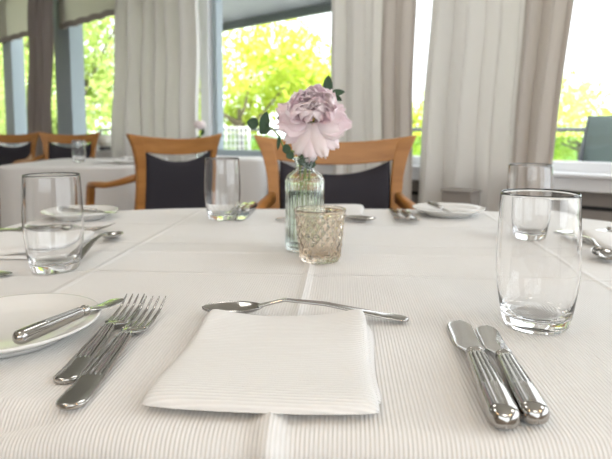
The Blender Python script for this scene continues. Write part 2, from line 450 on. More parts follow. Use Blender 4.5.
# white lattice garden chair
gc = empty('lattice_garden_chair', (-.90, 7.0, -.12), radians(-10)); tag(gc, 'white garden chair with lattice back outside, low in the large window', 'garden chair')
lb = MB()
for k in range(7): lb.box(-.17+.34*k/6-.009, -.01, .60, -.17+.34*k/6+.009, .01, 1.08)
for k in range(7): lb.box(-.18, -.012, .60+.48*k/6-.009, .18, .012, .60+.48*k/6+.009)
lb.build('lattice_back', M['white_plastic'], gc, smooth=False)
MB().box(-.2, -.42, .42, .2, .02, .45).build('seat', M['white_plastic'], gc, smooth=False, bevel=.008)
for sx in (-.18, .18):
    MB().box(sx-.018, -.4, 0, sx+.018, -.364, .42).build('leg', M['white_plastic'], gc, smooth=False)
    MB().box(sx-.018, -.018, 0, sx+.018, .018, 1.1).build('leg', M['white_plastic'], gc, smooth=False)
# grey-green canvas chair by the right window
sl = empty('canvas_garden_chair', (1.83, 3.08, -.12), radians(-45)); tag(sl, 'grey-green canvas garden chair outside the right-hand window', 'garden chair')
m = MB(); rings = []
for i in range(13):
    t = i/12; z = .38 + .75*t; hw = .36-.10*t; y = .10*t + .03*sin(pi*t)
    rings.append([(-hw, y-.012, z), (-hw*.4, y-.022, z), (hw*.4, y-.022, z), (hw, y-.012, z), (hw, y+.014, z), (hw*.4, y+.006, z), (-hw*.4, y+.006, z), (-hw, y+.014, z)])
m.loft(rings).build('canvas_back', M['sling'], sl)
MB().box(-.33, -.5, .36, .33, .03, .40).build('canvas_seat', M['sling'], sl, smooth=False, bevel=.01)
for sx in (-1, 1):
    MB().tube([(sx*.35, -.45, 0), (sx*.36, .0, .38), (sx*.27, .12, 1.13)], .014).build('frame', M['rail_metal'], sl)
    MB().tube([(sx*.35, .25, 0), (sx*.35, -.45, .38)], .014).build('leg', M['rail_metal'], sl)

# ------------------------------------------------------------------ table and cloth
def superr(a, b, n, th, ox=0.0):
    """radius along direction th from (ox,0) to the superellipse of half sizes a, b"""
    lo, hi = 0, a+b
    for _ in range(40):
        r = (lo+hi)/2
        x = ox + r*cos(th); y = r*sin(th)
        if (abs(x)/a)**n + (abs(y)/b)**n < 1: lo = r
        else: hi = r
    return lo
def cloth_mesh(a, b, n, ox, drop, nth, rings, amp, nf, ridge=.0, seed=0, fold0=0.0):
    rnd = random.Random(seed); phs = [rnd.uniform(0, 2*pi) for _ in range(4)]
    vs = []; fs = []; R = .016
    prof = [(u, 0.0, 0.0) for u in [i/rings for i in range(1, rings+1)]]
    edge = []
    for k in range(1, 9):
        t = pi/2*k/8; edge.append((R*sin(t), -R*(1-cos(t))))
    nd = 14
    for k in range(1, nd+1): edge.append((R + .012*(k/nd), -R - (drop-R)*k/nd))
    def fold(th, zd):
        q = min(1, zd/drop); w = sin(nf*th+phs[0]) + .5*sin(nf*1.7*th+phs[1])
        return amp*w*q**.7
    def cr(dx, dy):
        if not ridge: return 0
        g = 1+1.6*smooth((abs(dy)-.34)/.10); return ridge*(g*max(0, 1-abs(dx)/(.004+.003*g)) + .5*max(0, 1-abs(dy)/.006)) - .0006*(max(0, 1-abs(dx-.012)/.012))
    vs.append((ox, 0, cr(0, 0)))
    for u, _, _ in prof:
        for j in range(nth):
            th = 2*pi*j/nth; r = superr(a-R, b-R, n, th, ox)*u if (j, 'r') not in cache else cache[(j, 'r')]*u
            cache[(j, 'r')] = r/u
            dx, dy = r*cos(th), r*sin(th)
            e = max(0, (u-.965)/.035)
            z = cr(dx, dy) - fold0*e*e*max(0, sin(th*5+5.34))**4
            vs.append((ox+dx, dy, z))
    for (o, z) in edge:
        for j in range(nth):
            th = 2*pi*j/nth; r = cache[(j, 'r')] + o + fold(th, -z)
            dx, dy = r*cos(th), r*sin(th)
            bump = (ridge*3*max(0, 1-abs(dx)/.012))*min(1, -z/.01)
            zz = z - fold0*max(0, sin(th*5+5.34))**4*max(0, 1+z/.1)
            sgn = 1 if dy > 0 else -1
            vs.append((ox+dx, dy + sgn*bump, zz + cr(dx, 1)*(1 if z > -R else 0)))
    cache.clear()
    tot = rings + len(edge)
    for j in range(nth): fs.append((0, 1+j, 1+(j+1) % nth))
    for i in range(tot-1):
        for j in range(nth):
            p = 1+i*nth+j; q = 1+i*nth+(j+1) % nth
            fs.append((p, p+nth, q+nth, q))
    m = MB(); m.add(vs, fs); return m
cache = {}
t1 = empty('dining_table', (TC.x+.04*cos(TR), TC.y+.04*sin(TR), 0), TR); tag(t1, 'laid dining table under a white ribbed cloth in the foreground', 'dining table')
def table_parts(root, a, b, zt):
    m = MB(); n = 96
    ring = lambda z, g: [((superr(a-g, b-g, 3.3, 2*pi*j/n))*cos(2*pi*j/n), (superr(a-g, b-g, 3.3, 2*pi*j/n))*sin(2*pi*j/n), z) for j in range(n)]
    m.loft([ring(zt-.025, .022), ring(zt, .022)]).build('tabletop', M['wood'], root, smooth=False)
    for sx in (-1, 1):
        for sy in (-1, 1):
            x, y = sx*a*.62, sy*b*.62
            MB().loft([[(x+dx*w, y+dy*w, z) for dx, dy in ((-1, -1), (1, -1), (1, 1), (-1, 1))] for z, w in ((0, .02), (zt-.025, .03))]).build('leg', M['wood'], root, smooth=False)
table_parts(t1, .625, .465, TOP-.0045)
cl = cloth_mesh(.628, .472, 3.3, -.03, .24, 720, 60, .012, 11, ridge=.0026, seed=3, fold0=.02).build('tablecloth', M['cloth'])
cl.location = (TC.x+.04*cos(TR), TC.y+.04*sin(TR)-.004, TOP-.0005); cl.rotation_euler = (0, 0, TR)
tag(cl, 'white ribbed cloth with pressed creases on the foreground table', 'tablecloth')

def back_table(x, y, a, b, rz, tl, clabel, seed):
    r = empty('dining_table', (x, y, 0), rz); tag(r, tl, 'dining table', 'tables by the windows'); table_parts(r, a, b, .745)
    c = cloth_mesh(a, b, 7, 0, .62, 240, 12, .018, 9, seed=seed).build('tablecloth', M['cloth_far'])
    c.location = (x, y, .7495); c.rotation_euler = (0, 0, rz); tag(c, clabel, 'tablecloth', 'cloths on the tables by the windows')
back_table(-1.185, 3.05, .355, .42, 0, 'dining table under a white cloth behind the left chair, far chairs beyond', 'white cloth on the back table with two chairs behind it', 1)
back_table(-.465, 3.50, .25, .20, radians(-14), 'small table under a white cloth between the two honey oak armchairs', 'white cloth hanging in soft folds on the small table left of the vase', 2)

# ------------------------------------------------------------------ chairs
def interp(pts, t):
    for (a, x), (b, y) in zip(pts, pts[1:]):
        if t <= b: return x + (y-x)*((t-a)/(b-a) if b > a else 0)
    return pts[-1][1]
BY = .20
def bend(x, z):                                  # curved, slightly reclined back
    return BY + .04*(1-(x/.235)**2) + .12*(z-.72)
def make_chair():
    r = empty('armchair')
    # crown rail
    m = MB(); rings = []
    for i in range(33):
        x = -.19+.38*i/32; u = x/.235
        zt = .911-.022*(1-u*u); zb = .838-.015*(1-(x/.17)**2) if abs(x) < .17 else .838
        rings.append([(x, bend(x, zb)-.011, zb), (x, bend(x, zt)-.011, zt), (x, bend(x, zt)+.011, zt), (x, bend(x, zb)+.011, zb)])
    m.loft(rings).build('top_rail', M['wood_rail'], r, smooth=False, bevel=.004)
    outer = [(.0, .20), (.45, .195), (.71, .190), (.80, .1975), (.86, .212), (.911, .2355)]
    inner = [(.0, .165), (.45, .160), (.71, .160), (.80, .163), (.84, .167), (.911, .185)]
    for sx in (-1, 1):
        m = MB(); rings = []
        for i in range(31):
            z = .911*i/30; xo, xi = interp(outer, z)*sx, interp(inner, z)*sx
            b0, b1 = (bend(xi, z), bend(xo, z)) if z > .45 else (bend(xi, .45)+(.45-z)*.12, bend(xo, .45)+(.45-z)*.12)
            zz = z + (0 if i < 30 else 0)
            zo = zz; zi = zz - (.009 if i == 30 else 0)
            rings.append([(xi, b0-.012, zi), (xo, b1-.012, zo), (xo, b1+.012, zo), (xi, b0+.012, zi)])
        m.loft(rings).build('back_post', M['wood'], r, smooth=False, bevel=.004)
        # armrest
        arm = MB(); ar = []
        for t, (x, y, z, h, w) in enumerate([(.180, .185, .735, .014, .011), (.205, .12, .715, .013, .014), (.222, .05, .700, .012, .019), (.228, -.03, .698, .012, .021), (.227, -.08, .694, .012, .018), (.224, -.10, .680, .014, .014)]):
            ar.append([(sx*(x-w), y, z-h), (sx*(x+w), y, z-h), (sx*(x+w), y, z+h*.6), (sx*(x+w*.5), y, z+h), (sx*(x-w*.5), y, z+h), (sx*(x-w), y, z+h*.6)])
        arm.loft(ar).build('armrest', M['wood'], r, bevel=0)
        MB().loft([[(sx*(x-.014), y-.016, z), (sx*(x+.014), y-.016, z), (sx*(x+.014), y+.016, z), (sx*(x-.014), y+.016, z)] for x, y, z in
                   [(.205, -.19, 0), (.207, -.17, .40), (.213, -.13, .56), (.224, -.09, .69)]]).build('leg', M['wood'], r, smooth=False, bevel=.004)
    # upholstered back pad, its top edge dipping between the posts
    m = MB(); nx, nz = 28, 12
    for face in (0,):
        rings = []
        for i in range(nx+1):
            x = -.160+.320*i/nx; u = x/.160
            zt = .836-.042*(1-abs(u)**2.2); zb = .50; ring = []
            for k in range(nz+1):
                z = zb+(zt-zb)*k/nz; e = ((1-u**8)*(1-(2*k/nz-1)**8))**.5
                ring.append((x, bend(x, z)-.006-.014*e, z))
            for k in range(nz, -1, -1):
                z = zb+(zt-zb)*k/nz; e = ((1-u**8)*(1-(2*k/nz-1)**8))**.5
                ring.append((x, bend(x, z)+.006+.010*e, z))
            rings.append(ring)
        m.loft(rings)
    m.build('back_pad', M['pad'], r)
    MB().box(-.2, -.22, .38, .2, .20, .43).build('seat_frame', M['wood'], r, smooth=False, bevel=.005)
    m = MB(); rings = []
    for k, (g, z) in enumerate([(.012, .43), (0, .445), (.004, .465), (.02, .475)]):
        rings.append([((.2-g)*(abs(cos(a))**.35)*(1 if cos(a) > 0 else -1), -.01+(.2-g)*(abs(sin(a))**.35)*(1 if sin(a) > 0 else -1), z) for a in [2*pi*j/48 for j in range(48)]])
    m.loft(rings).build('seat', M['pad'], r)
    return r
ch = make_chair(); ch.location = (.078, 1.37, 0); ch.rotation_euler = (0, 0, radians(-1.5))
G = 'honey oak armchairs'
tag(ch, 'honey oak armchair with charcoal pad directly behind the peony', 'chair', G)
for x, y, rz, lab in [(-.705, 2.45, 229, 'honey oak armchair with charcoal pad turned towards the back table, left of the vase'),
                      (-1.75, 3.82, -4, 'honey oak armchair behind the back table, right one of the far pair'),
                      (-2.27, 3.98, -4, 'honey oak armchair behind the back table at the left picture edge')]:
    c = copy_tree(ch); c.location = (x, y, 0); c.rotation_euler = (0, 0, radians(rz)); c['label'] = lab

# ------------------------------------------------------------------ glassware
def tumbler_mesh():
    g = .94
    outer = [(0, 0), (.026, 0), (.0285, .0012), (.030, .004), (.0318, .011), (.0336, .021), (.0358, .034), (.0372, .048), (.0374, .062), (.0369, .080), (.0359, .100), (.0350, .118), (.0345, .1200)]
    inner = [(.0340, .1195), (.0343, .117), (.0352, .100), (.0361, .080), (.0366, .062), (.0363, .048), (.0348, .034), (.0325, .022), (.0300, .0145), (.026, .0108), (.018, .0092), (0, .0088)]
    return MB().lathe([(r*g, z) for r, z in outer+inner], 96)
tb = tumbler_mesh().build('tumbler', M['glass'])
GT = 'clear tumblers'
def put(o, x, y, z=.0005, rz=0):
    o.location = T(x, y, z); o.rotation_euler = (0, 0, TR+rz); return o
put(tb, .226, -.279); tag(tb, 'clear glass tumbler in the right foreground above the two knives', 'glass', GT)
for x, y, lab in [(-.307, -.119, 'clear glass tumbler at left beside the left-hand napkin'),
                  (-.184, .285, 'clear glass tumbler on the far side in front of the turned armchair'),
                  (.351, .128, 'clear glass tumbler seen behind the right foreground tumbler')]:
    c = tb.copy(); COL.objects.link(c); put(c, x, y); c['label'] = lab
c = tb.copy(); COL.objects.link(c); c.location = (-1.23, 2.98, .7503); c['label'] = 'clear glass tumbler on the back table before the far chairs'

# bud vase
vs_ = empty('bud_vase'); put(vs_, -.003, .018); tag(vs_, 'ribbed clear glass bud vase holding the pink peony at table centre', 'vase')
def flute(r, z, a, i): return r + (.00045*cos(34*a) if .004 < z < .104 and r > .0275 else 0)
vo = [(0, 0), (.024, 0), (.027, .0015), (.028, .005)] + [(.028, z/1000) for z in range(10, 103, 6)] + [(.0275, .1055), (.0245, .110), (.0185, .1145), (.0142, .118), (.0135, .122), (.0135, .1275), (.0160, .1305), (.0185, .1325), (.0185, .135), (.016, .1355)]
vi = [(.0125, .1345), (.0118, .131), (.0118, .121), (.0130, .1165), (.0175, .1122), (.0235, .1078), (.0255, .104), (.0256, .08), (.0256, .04), (.0256, .010), (.022, .0062), (0, .0055)]
MB().lathe(vo+vi, 204, flute).build('glass_body', M['vase_glass'], vs_)
MB().lathe([(0, .0060), (.021, .0066), (.0252, .0106), (.0253, .05), (.0253, .0875), (.0245, .0868), (0, .0866)], 72).build('water', M['water'], vs_)

# faceted candle glass
def facet(r, z, a, i):
    if i < NO:
        if .006 < z < .064:
            u = a*15/(2*pi); v = z/.0072
            p = (u+v/2) % 1; q = (u-v/2) % 1
            d = min(p, 1-p, q, 1-q)
            return r - .0010 + .0036*d
    return r
prof_o = [(0, 0), (.022, 0), (.0255, .0010), (.0268, .003)]
nv = 64
for k in range(nv+1):
    z = .0045+.0600*k/nv; prof_o.append((.0272+.0062*(k/nv)**.9, z))
prof_o += [(.0343, .0655), (.0347, .0695), (.0342, .0705)]
NO = len(prof_o)
prof_i = [(.0325, .0702), (.0322, .066), (.0308, .05), (.0288, .03), (.0268, .014), (.022, .0092), (0, .0085)]
vt = MB().lathe(prof_o+prof_i, 288, facet).build('candle_glass', M['votive_glass'])
put(vt, .022, -.047); tag(vt, 'champagne tinted candle glass with diamond facets before the vase', 'candle holder')

# ------------------------------------------------------------------ cutlery
def section(x, y, z, hw, hh, n=56, ex=2.0, ribs=0, amp=0.0):
    out = []
    for k in range(n):
        a = 2*pi*k/n; c, s_ = cos(a), sin(a)
        cx = abs(c)**(2/ex)*(1 if c > 0 else -1); cz = abs(s_)**(2/ex)*(1 if s_ > 0 else -1)
        h = hh
        if ribs: h = hh - amp*max(0, 1-(abs(sin(pi*ribs*(cx+1)/2))/.75)**1.2)*(1 if abs(cx) < .93 else 0)
        out.append((x + hw*cx, y, z + h*cz))
    return out

def make_knife(L, hw, hh, blade_w, name='table_knife', bl=.48):
    """lies along +y, handle end at y=0, blade tip at y=L"""
    r = empty(name)
    m = MB(); rings = []; HL = L*(1-bl)
    N = 60
    for i in range(N+1):
        t = i/N; y = HL*t
        cap = sqrt(max(0, 1-(1-min(1, y/(hw*.95)))**2)) if y < hw*.95 else 1
        wdt = hw*(1-.22*smooth((t-.25)/.75)); h = hh*(1-.18*smooth((t-.3)/.7))
        rb = .0020*smooth((t-.40)/.02)*(1-smooth((t-.93)/.03))
        if t > .94: wdt *= 1-.30*smooth((t-.94)/.06); h *= 1-.25*smooth((t-.94)/.06)
        rings.append(section(0, y, hh, max(wdt*cap, .0002), max(h*cap, .0002), ex=2.6, ribs=5, amp=rb, n=200))
    m.loft(rings).build('handle', M['steel'], r)
    m = MB(); rings = []
    for i in range(9):                           # bolster ring
        t = i/8; b = sin(pi*t); rings.append(section(0, HL-.001+.007*t, hh*.98, hw*.62+.0012*b, hh*.66+.0012*b, ex=2.2))
    m.loft(rings).build('bolster', M['steel'], r)
    m = MB(); rings = []; BL = L-HL-.004
    for i in range(41):
        t = i/40; y = HL+.004+BL*t
        right = blade_w*.5*(.62+.38*smooth(t/.18))
        left = -blade_w*.5*(.62+.45*smooth(t/.25))
        end = sqrt(max(0, 1-((t-.82)/.18)**2)) if t > .82 else 1
        mid = blade_w*.10; right = mid+(right-mid)*end; left = mid+(left-mid)*end
        zc = hh*.95 - (hh*.95-.0022)*smooth(t/.5)
        tk = .0016*(1-.45*t)
        cx = (left+right)/2; w_ = max((right-left)/2, .0002)
        rings.append(section(cx, y, zc, w_, tk*.6, n=36, ex=2))
    m.loft(rings).build('blade', M['blade'], r)
    return r

def make_fork(L, hw, name='table_fork'):
    r = empty(name); headL = L*.42; HL = L-headL
    def zprof(y):                                # side profile, tines up
        t = y/L
        return interp([(0, .0018), (.15, .0022), (.42, .0050), (.54, .0075), (.60, .0062), (.68, .0032), (.77, .0028), (.90, .0055), (1, .0115)], t)
    m = MB(); rings = []; N = 60
    for i in range(N+1):
        t = i/N; y = HL*t
        wdt = interp([(0, 1.0), (.12, 1.0), (.5, .84), (.90, .66), (1.0, .40)], t)*hw
        cap = sqrt(max(0, 1-(1-min(1, y/(hw*.8)))**2)) if y < hw*.8 else 1
        rb = .0018*smooth((t-.36)/.02)*(1-smooth((t-.95)/.04))
        rings.append(section(0, y, zprof(y), max(wdt*cap, .0002), .0022*(1 if cap > .3 else .7), n=180, ex=3, ribs=5, amp=rb))
    m.loft(rings).build('handle', M['steel'], r)
    m = MB(); rings = []; W2 = hw*1.14
    for i in range(25):                          # shoulders of the head
        t = i/24; y = HL-.002+headL*.26*t
        wdt = hw*.40+(W2-hw*.40)*smooth(t*1.15)
        rings.append(section(0, y, zprof(y)-.0012*sin(pi*t), wdt, .0015, n=48, ex=3))
    m.loft(rings).build('head', M['steel'], r)
    y0 = HL+headL*.19
    for k in range(4):
        m = MB(); rings = []; xc = (k-1.5)*W2*.54
        for i in range(21):
            t = i/20; y = y0+(L-y0)*t
            w_ = W2*.19*(1-.62*t) if t < .97 else W2*.03
            rings.append(section(xc*(1+.03*t), y, zprof(y), w_, .0012*(1-.4*t), n=16, ex=2.4))
        m.loft(rings).build('tine', M['steel'], r)
    return r

def make_spoon(L, bw, name='dessert_spoon'):
    """bowl tip at y=0, handle end at y=L"""
    r = empty(name); BLn = L*.31
    def half(t):                                 # bowl half width, egg shaped, t 0 tip..1 neck
        return bw*(max(0, sin(pi*min(1, t)**.88)))**.62
    m = MB(); vs = []; n1, n2 = 28, 20
    def surf(off):
        out = []
        for i in range(n1+1):
            t = i/n1; h = half(t)
            for j in range(n2+1):
                u = -1+2*j/n2; e = 1-(2*t-1)**2
                dep = .0085*(e**.8 if e > 0 else 0)*(1-u*u)
                out.append((h*u, BLn*t, (.0085 + .003*t) - dep*.86 + off))
        return out
    top = surf(0); bot = surf(-.0011)
    vs = top+bot; K = (n1+1)*(n2+1); fs = []
    for i in range(n1):
        for j in range(n2):
            a = i*(n2+1)+j; fs.append((a, a+1, a+n2+2, a+n2+1)); fs.append((K+a, K+a+n2+1, K+a+n2+2, K+a+1))
        for j in (0, n2):
            a = i*(n2+1)+j; fs.append((a, a+n2+1, K+a+n2+1, K+a))
    m.add(vs, fs); m.build('bowl', M['steel'], r)
    m = MB(); rings = []; N = 50
    for i in range(N+1):
        t = i/N; y = BLn-.006+(L-BLn+.006)*t
        z = interp([(0, .0105), (.06, .0130), (.18, .0175), (.45, .0150), (.8, .0065), (1, .0028)], t)
        wdt = interp([(0, .0045), (.08, .0028), (.25, .0027), (.6, .0052), (.9, .0075), (1, .0072)], t)
        ye = L-y; cap = sqrt(max(0, 1-(1-min(1, ye/.006))**2)) if ye < .006 else 1
        rings.append(section(0, y, z, max(wdt*cap, .0002), .0016, n=32, ex=2.6))
    m.loft(rings).build('handle', M['steel'], r)
    return r

GS = 'silver cutlery laid on the foreground table'
def lay(o, x0, y0, x1, y1, label, cat, z=.0003, tiltx=0.0):
    """place a piece lying along +y from (x0,y0) to (x1,y1) in table coordinates"""
    ang = math.atan2(-(x1-x0), (y1-y0))
    o.location = T(x0, y0, z); o.rotation_euler = (tiltx, 0, TR+ang); tag(o, label, cat, GS); return o
F1 = make_fork(.200, .0100); lay(F1, -.118, -.455, -.130, -.255, 'larger silver fork nearest the foreground napkin', 'fork')
F2 = make_fork(.172, .0092, 'starter_fork'); lay(F2, -.1385, -.421, -.153, -.249, 'smaller silver fork between foreground bread plate and larger fork', 'fork')
K1 = make_knife(.186, .0095, .0072, .0210); lay(K1, .148, -.464, .1575, -.278, 'larger silver knife nearer the foreground napkin', 'knife')
K2 = make_knife(.168, .0088, .0068, .0180, 'starter_knife'); lay(K2, .1675, -.457, .179, -.289, 'smaller silver knife on the outer right of the foreground setting', 'knife')
S1_ = make_spoon(.193, .0160); lay(S1_, -.0795, -.2740, .111, -.280, 'silver dessert spoon lying behind the foreground napkin', 'spoon')
BK = make_knife(.120, .0060, .0054, .0155, 'butter_knife', .42)

def plate_mesh():
    pr_ = [(0, .0035), (.040, .0035), (.043, .0), (.046, .0), (.0475, .003), (.055, .0060), (.066, .0112), (.0715, .0138), (.0732, .0152), (.0728, .0164), (.071, .0162), (.062, .0120), (.052, .0085), (.046, .0068), (0, .0062)]
    return MB().lathe(pr_, 120)
PL = plate_mesh().build('bread_plate', M['china']); put(PL, -.227, -.341)
tag(PL, 'white china bread plate cut by the left edge, nearest the camera', 'plate', 'bread plates')
def lay_butter(o, cx, cy, rz, label):
    """butter knife across the plate rims, position relative to a setting"""
    o.location = T(cx, cy, .0155); o.rotation_euler = (radians(-.5), 0, TR+rz); tag(o, label, 'knife', GS)
lay_butter(BK, -.188, -.395, radians(-16), 'small silver butter knife across the bread plate nearest the camera')

# napkins
def napkin_mesh(seed=0):
    rnd = random.Random(seed); m = MB(); n = 56
    def sheet(hx, hy, z0, H, ox, oy, taper, lift):
        def P(i, j, top):
            u = -1+2*i/n; v = -1+2*j/n
            uu = u*(1-.03*abs(v)**3); vv = v*(1-.02*abs(u)**3)
            e = max(0, (1-abs(u)**12)*(1-abs(v)**(6 if v < 0 else 12)))**.5
            wid = hx*(1 - taper*(v+1)/2 - .045*(1-v*v))
            x = ox+uu*wid*(1-.025*abs(v)**10) + .0012*sin(3*v+seed)
            y = oy+vv*hy*(1-.02*abs(u)**10) - (.0030 if v < 0 else -.001)*abs(v)*(1-u*u) + (.003 if v > .5 else 0)*u*u
            puff = 1+.25*sin(2.2*u+1.0)*sin(1.8*v+.6) - .35*smooth((v+.6)/1.2)*(1-u*u)
            lf = lift*smooth((v+.1)/1.1)*(.12+.88*abs(u)**2.5)*(1 if u > 0 else .75) + .0020*smooth((-v-.45)/.5)*(1-.4*u*u)
            zt = z0 + lf*.9 + (.0012+H*puff)*e if top else z0 + lf*.5
            return (x, y, zt)
        K = (n+1)**2
        vs = [P(i, j, 1) for i in range(n+1) for j in range(n+1)] + [P(i, j, 0) for i in range(n+1) for j in range(n+1)]
        fs = []
        for i in range(n):
            for j in range(n):
                a = i*(n+1)+j; fs.append((a, a+n+1, a+n+2, a+1)); fs.append((K+a, K+a+1, K+a+n+2, K+a+n+1))
        for i in range(n):
            for a, b in ((i*(n+1), (i+1)*(n+1)), (i*(n+1)+n, (i+1)*(n+1)+n), (i, i+1), (n*(n+1)+i, n*(n+1)+i+1)):
                fs.append((a, b, K+b, K+a))
        m.add(vs, fs)
    sheet(.0725, .0715, .0003, .0034, .0065, .0065, .03, .001)
    sheet(.0775, .0810, .0036, .0062, -.0005, -.0015, .075, .0125)
    return m
NK = napkin_mesh(0).build('napkin', M['napkin']); put(NK, 0.003, -.373)
tag(NK, 'folded white ribbed napkin in the foreground centre', 'napkin', 'folded napkins')

# the other three covers
def clone(o, x, y, rz, label, z=.0005):
    c = copy_tree(o); c.location = T(x, y, z); c.rotation_euler = (o.rotation_euler[0], 0, TR+rz); c['label'] = label; return c
# far side (turned 180 degrees)
clone(NK, .022, .368, pi, 'folded white napkin on the far side behind the vase')
clone(PL, .268, .368, pi, 'white china bread plate on the far side before the broad curtain')
clone(F1, .162, .440, pi, 'silver fork on the far side, inner one left of the far bread plate')
clone(F2, .184, .412, pi, 'smaller silver fork on the far side beside the far bread plate')
clone(K1, -.150, .448, pi, 'silver knife on the far side right of the far tumbler')
clone(K2, -.166, .440, pi, 'smaller silver knife on the far side beside the far tumbler')
clone(S1_, .115, .268, radians(90), 'silver dessert spoon passing behind the vase before the far napkin')
b2 = clone(BK, .235, .405, pi-radians(-10), 'small butter knife on the far bread plate', .0155)
# left side (turned -90 degrees)
clone(NK, -.425, .005, -pi/2, 'folded white napkin at the left picture edge behind the tumbler')
clone(PL, -.470, .275, -pi/2, 'cream-looking bread plate behind the left tumbler')
clone(F1, -.545, .128, -pi/2, 'silver fork left of the left-hand napkin, nearer the napkin')
clone(F2, -.520, .150, -pi/2, 'smaller silver fork between left-hand napkin and its bread plate')
clone(K1, -.53, -.150, -pi/2, 'silver knife on the near side of the left-hand napkin')
clone(S1_, -.318, .098, pi+radians(6), 'silver dessert spoon with its bowl up behind the left tumbler')
clone(BK, -.500, .255, -pi/2-radians(4), 'small butter knife on the left-hand bread plate', .0155)
# right side (turned 90 degrees)
clone(NK, .510, .050, pi/2, 'folded white napkin at the right picture edge')
clone(S1_, .402, -.045, radians(-6), 'silver dessert spoon right of the foreground tumbler')
clone(K1, .60, .175, pi/2, 'silver knife beyond the right-hand napkin')

# ------------------------------------------------------------------ peony
PV = Vector(T(-.003, .018, 0))
FC = Vector((PV.x+.010, PV.y-.012, TOP+.190))            # heart of the flower
peony = empty('peony', (PV.x, PV.y, TOP+.012)); tag(peony, 'pale pink full peony standing in the glass bud vase', 'flower')
def petal(L, wd, curl, cup, ruf, seed, notch=.12):
    """petal in local frame: grows along +y, opens around the z axis"""
    rnd = random.Random(seed); n1, n2 = 14, 14; p1, p2 = rnd.uniform(0, 6), rnd.uniform(0, 6); vs = []
    for i in range(n1+1):
        t = i/n1
        for j in range(n2+1):
            u = -1+2*j/n2
            hw = wd*(sin(pi*min(.92, .10+.78*t)**1.15))**.8
            edge = smooth((t-.55)/.45)
            ln = L*t*(1 - .16*abs(u)**2.4*edge - notch*edge*(max(0, cos(u*9+p1))*.6))
            a = curl*t*t
            y = ln*cos(a*.6); z = ln*sin(a*.6)*1.0
            z += cup*wd*u*u*(.4+.6*t) + ruf*edge*sin(u*7+p1)*L + ruf*.5*sin(t*5+p2)*L*abs(u)
            x = hw*u + ruf*.4*L*edge*sin(u*5+p2)
            vs.append((x, y, z))
    fs = [(i*(n2+1)+j, i*(n2+1)+j+1, (i+1)*(n2+1)+j+1, (i+1)*(n2+1)+j) for i in range(n1) for j in range(n2)]
    return MB().add(vs, fs)
axis = Vector((-.06, -.80, .42)).normalized()
bx_ = axis.orthogonal().normalized()
# frame: e3 = axis, e1 right, e2 up
e3 = axis; e1 = Vector((0, 0, 1)).cross(e3).normalized(); e2 = e3.cross(e1)
def add_petal(phi, open_, L, wd, curl, cup, ruf, seed, mat, back=0.0, off=.004):
    """phi: clock angle seen from the front (0 right, 90 up); open_: angle from the axis"""
    rad = e1*cos(phi)+e2*sin(phi)
    d = (e3*cos(open_)+rad*sin(open_)).normalized()            # growth direction
    nz = (e3*sin(open_)-rad*cos(open_)).normalized()           # faces the heart
    nx = d.cross(nz)
    m = petal(L, wd, curl, cup, ruf, seed)
    o = m.build('petal', mat, peony, fix=False)
    base = FC + rad*off - e3*back - Vector(peony.location)
    R = Matrix((nx, d, nz)).transposed().to_4x4(); R.translation = base
    o.matrix_local = R
    so = o.modifiers.new('t', 'SOLIDIFY'); so.thickness = .0005
rnd = random.Random(5)
sd = 0
# outer guard petals; the lower ones hang
for k in range(7):
    sd += 1; phi = radians(-8 + k*33 + rnd.uniform(-5, 5))
    add_petal(phi, radians(90)+rnd.uniform(-.1, .1), .052*rnd.uniform(.92, 1.06), .020*rnd.uniform(.9, 1.1), .25, .3, .035, sd, M['petal'], .010, .004)
for k, (ph, op, L, wd, bk) in enumerate([(-148, 96, .046, .016, .008), (-120, 108, .053, .0155, .003), (-94, 104, .056, .0150, .007), (-68, 108, .055, .0150, .002), (-42, 100, .050, .016, .007), (-22, 90, .046, .015, .004), (-166, 86, .040, .013, .004)]):
    sd += 1
    add_petal(radians(ph), radians(op), L, wd, -.25, -.55, .03, sd, M['petal_white' if k % 2 else 'petal'], bk, .004)
# the upper half is a crumpled ball of upright inner petals
for k in range(9):
    sd += 1; phi = radians(0 + k*22 + rnd.uniform(-8, 8))
    add_petal(phi, radians(66)+rnd.uniform(-.12, .12), .040*rnd.uniform(.9, 1.1), .016, .8, .6, .06, sd, M['petal_deep'] if k % 3 == 0 else M['petal'], -.001, .010)
for row, (off, n, op, L) in enumerate([(.020, 9, 44, .030), (.014, 8, 28, .031), (.008, 6, 14, .029)]):
    for k in range(n):
        sd += 1; phi = radians(8 + k*164/(n-1) + rnd.uniform(-8, 8))
        add_petal(phi, radians(op)+rnd.uniform(-.2, .2), L*rnd.uniform(.85, 1.15), .012*rnd.uniform(.8, 1.15), 1.2 - .3*row, .7, .10, sd, M['petal'] if (k+row) % 3 else M['petal_deep'], .004, off)
m = MB()
for k in range(18):
    a = rnd.uniform(0, 2*pi); q = rnd.uniform(.001, .004); b_ = FC - Vector(peony.location) + (e1*cos(a)+e2*sin(a))*q
    tip = b_ + e3*rnd.uniform(.006, .010) + (e1*cos(a)+e2*sin(a))*.003
    m.tube([b_, tip], [.0004, .0009], 6)
m.build('stamens', M['stamen'], peony)
def rel(v): return Vector(v) - Vector(peony.location)
pts = [Vector((PV.x-.008, PV.y+.004, TOP+.014)), Vector((PV.x-.004, PV.y+.002, TOP+.07)), Vector((PV.x+.002, PV.y, TOP+.13)), FC - e3*.012 + Vector((0, .004, -.010)), FC - e3*.006]
MB().tube([rel(p) for p in pts], [.0024, .0023, .0022, .0024, .004]).build('stem', M['stem'], peony)
m = MB()
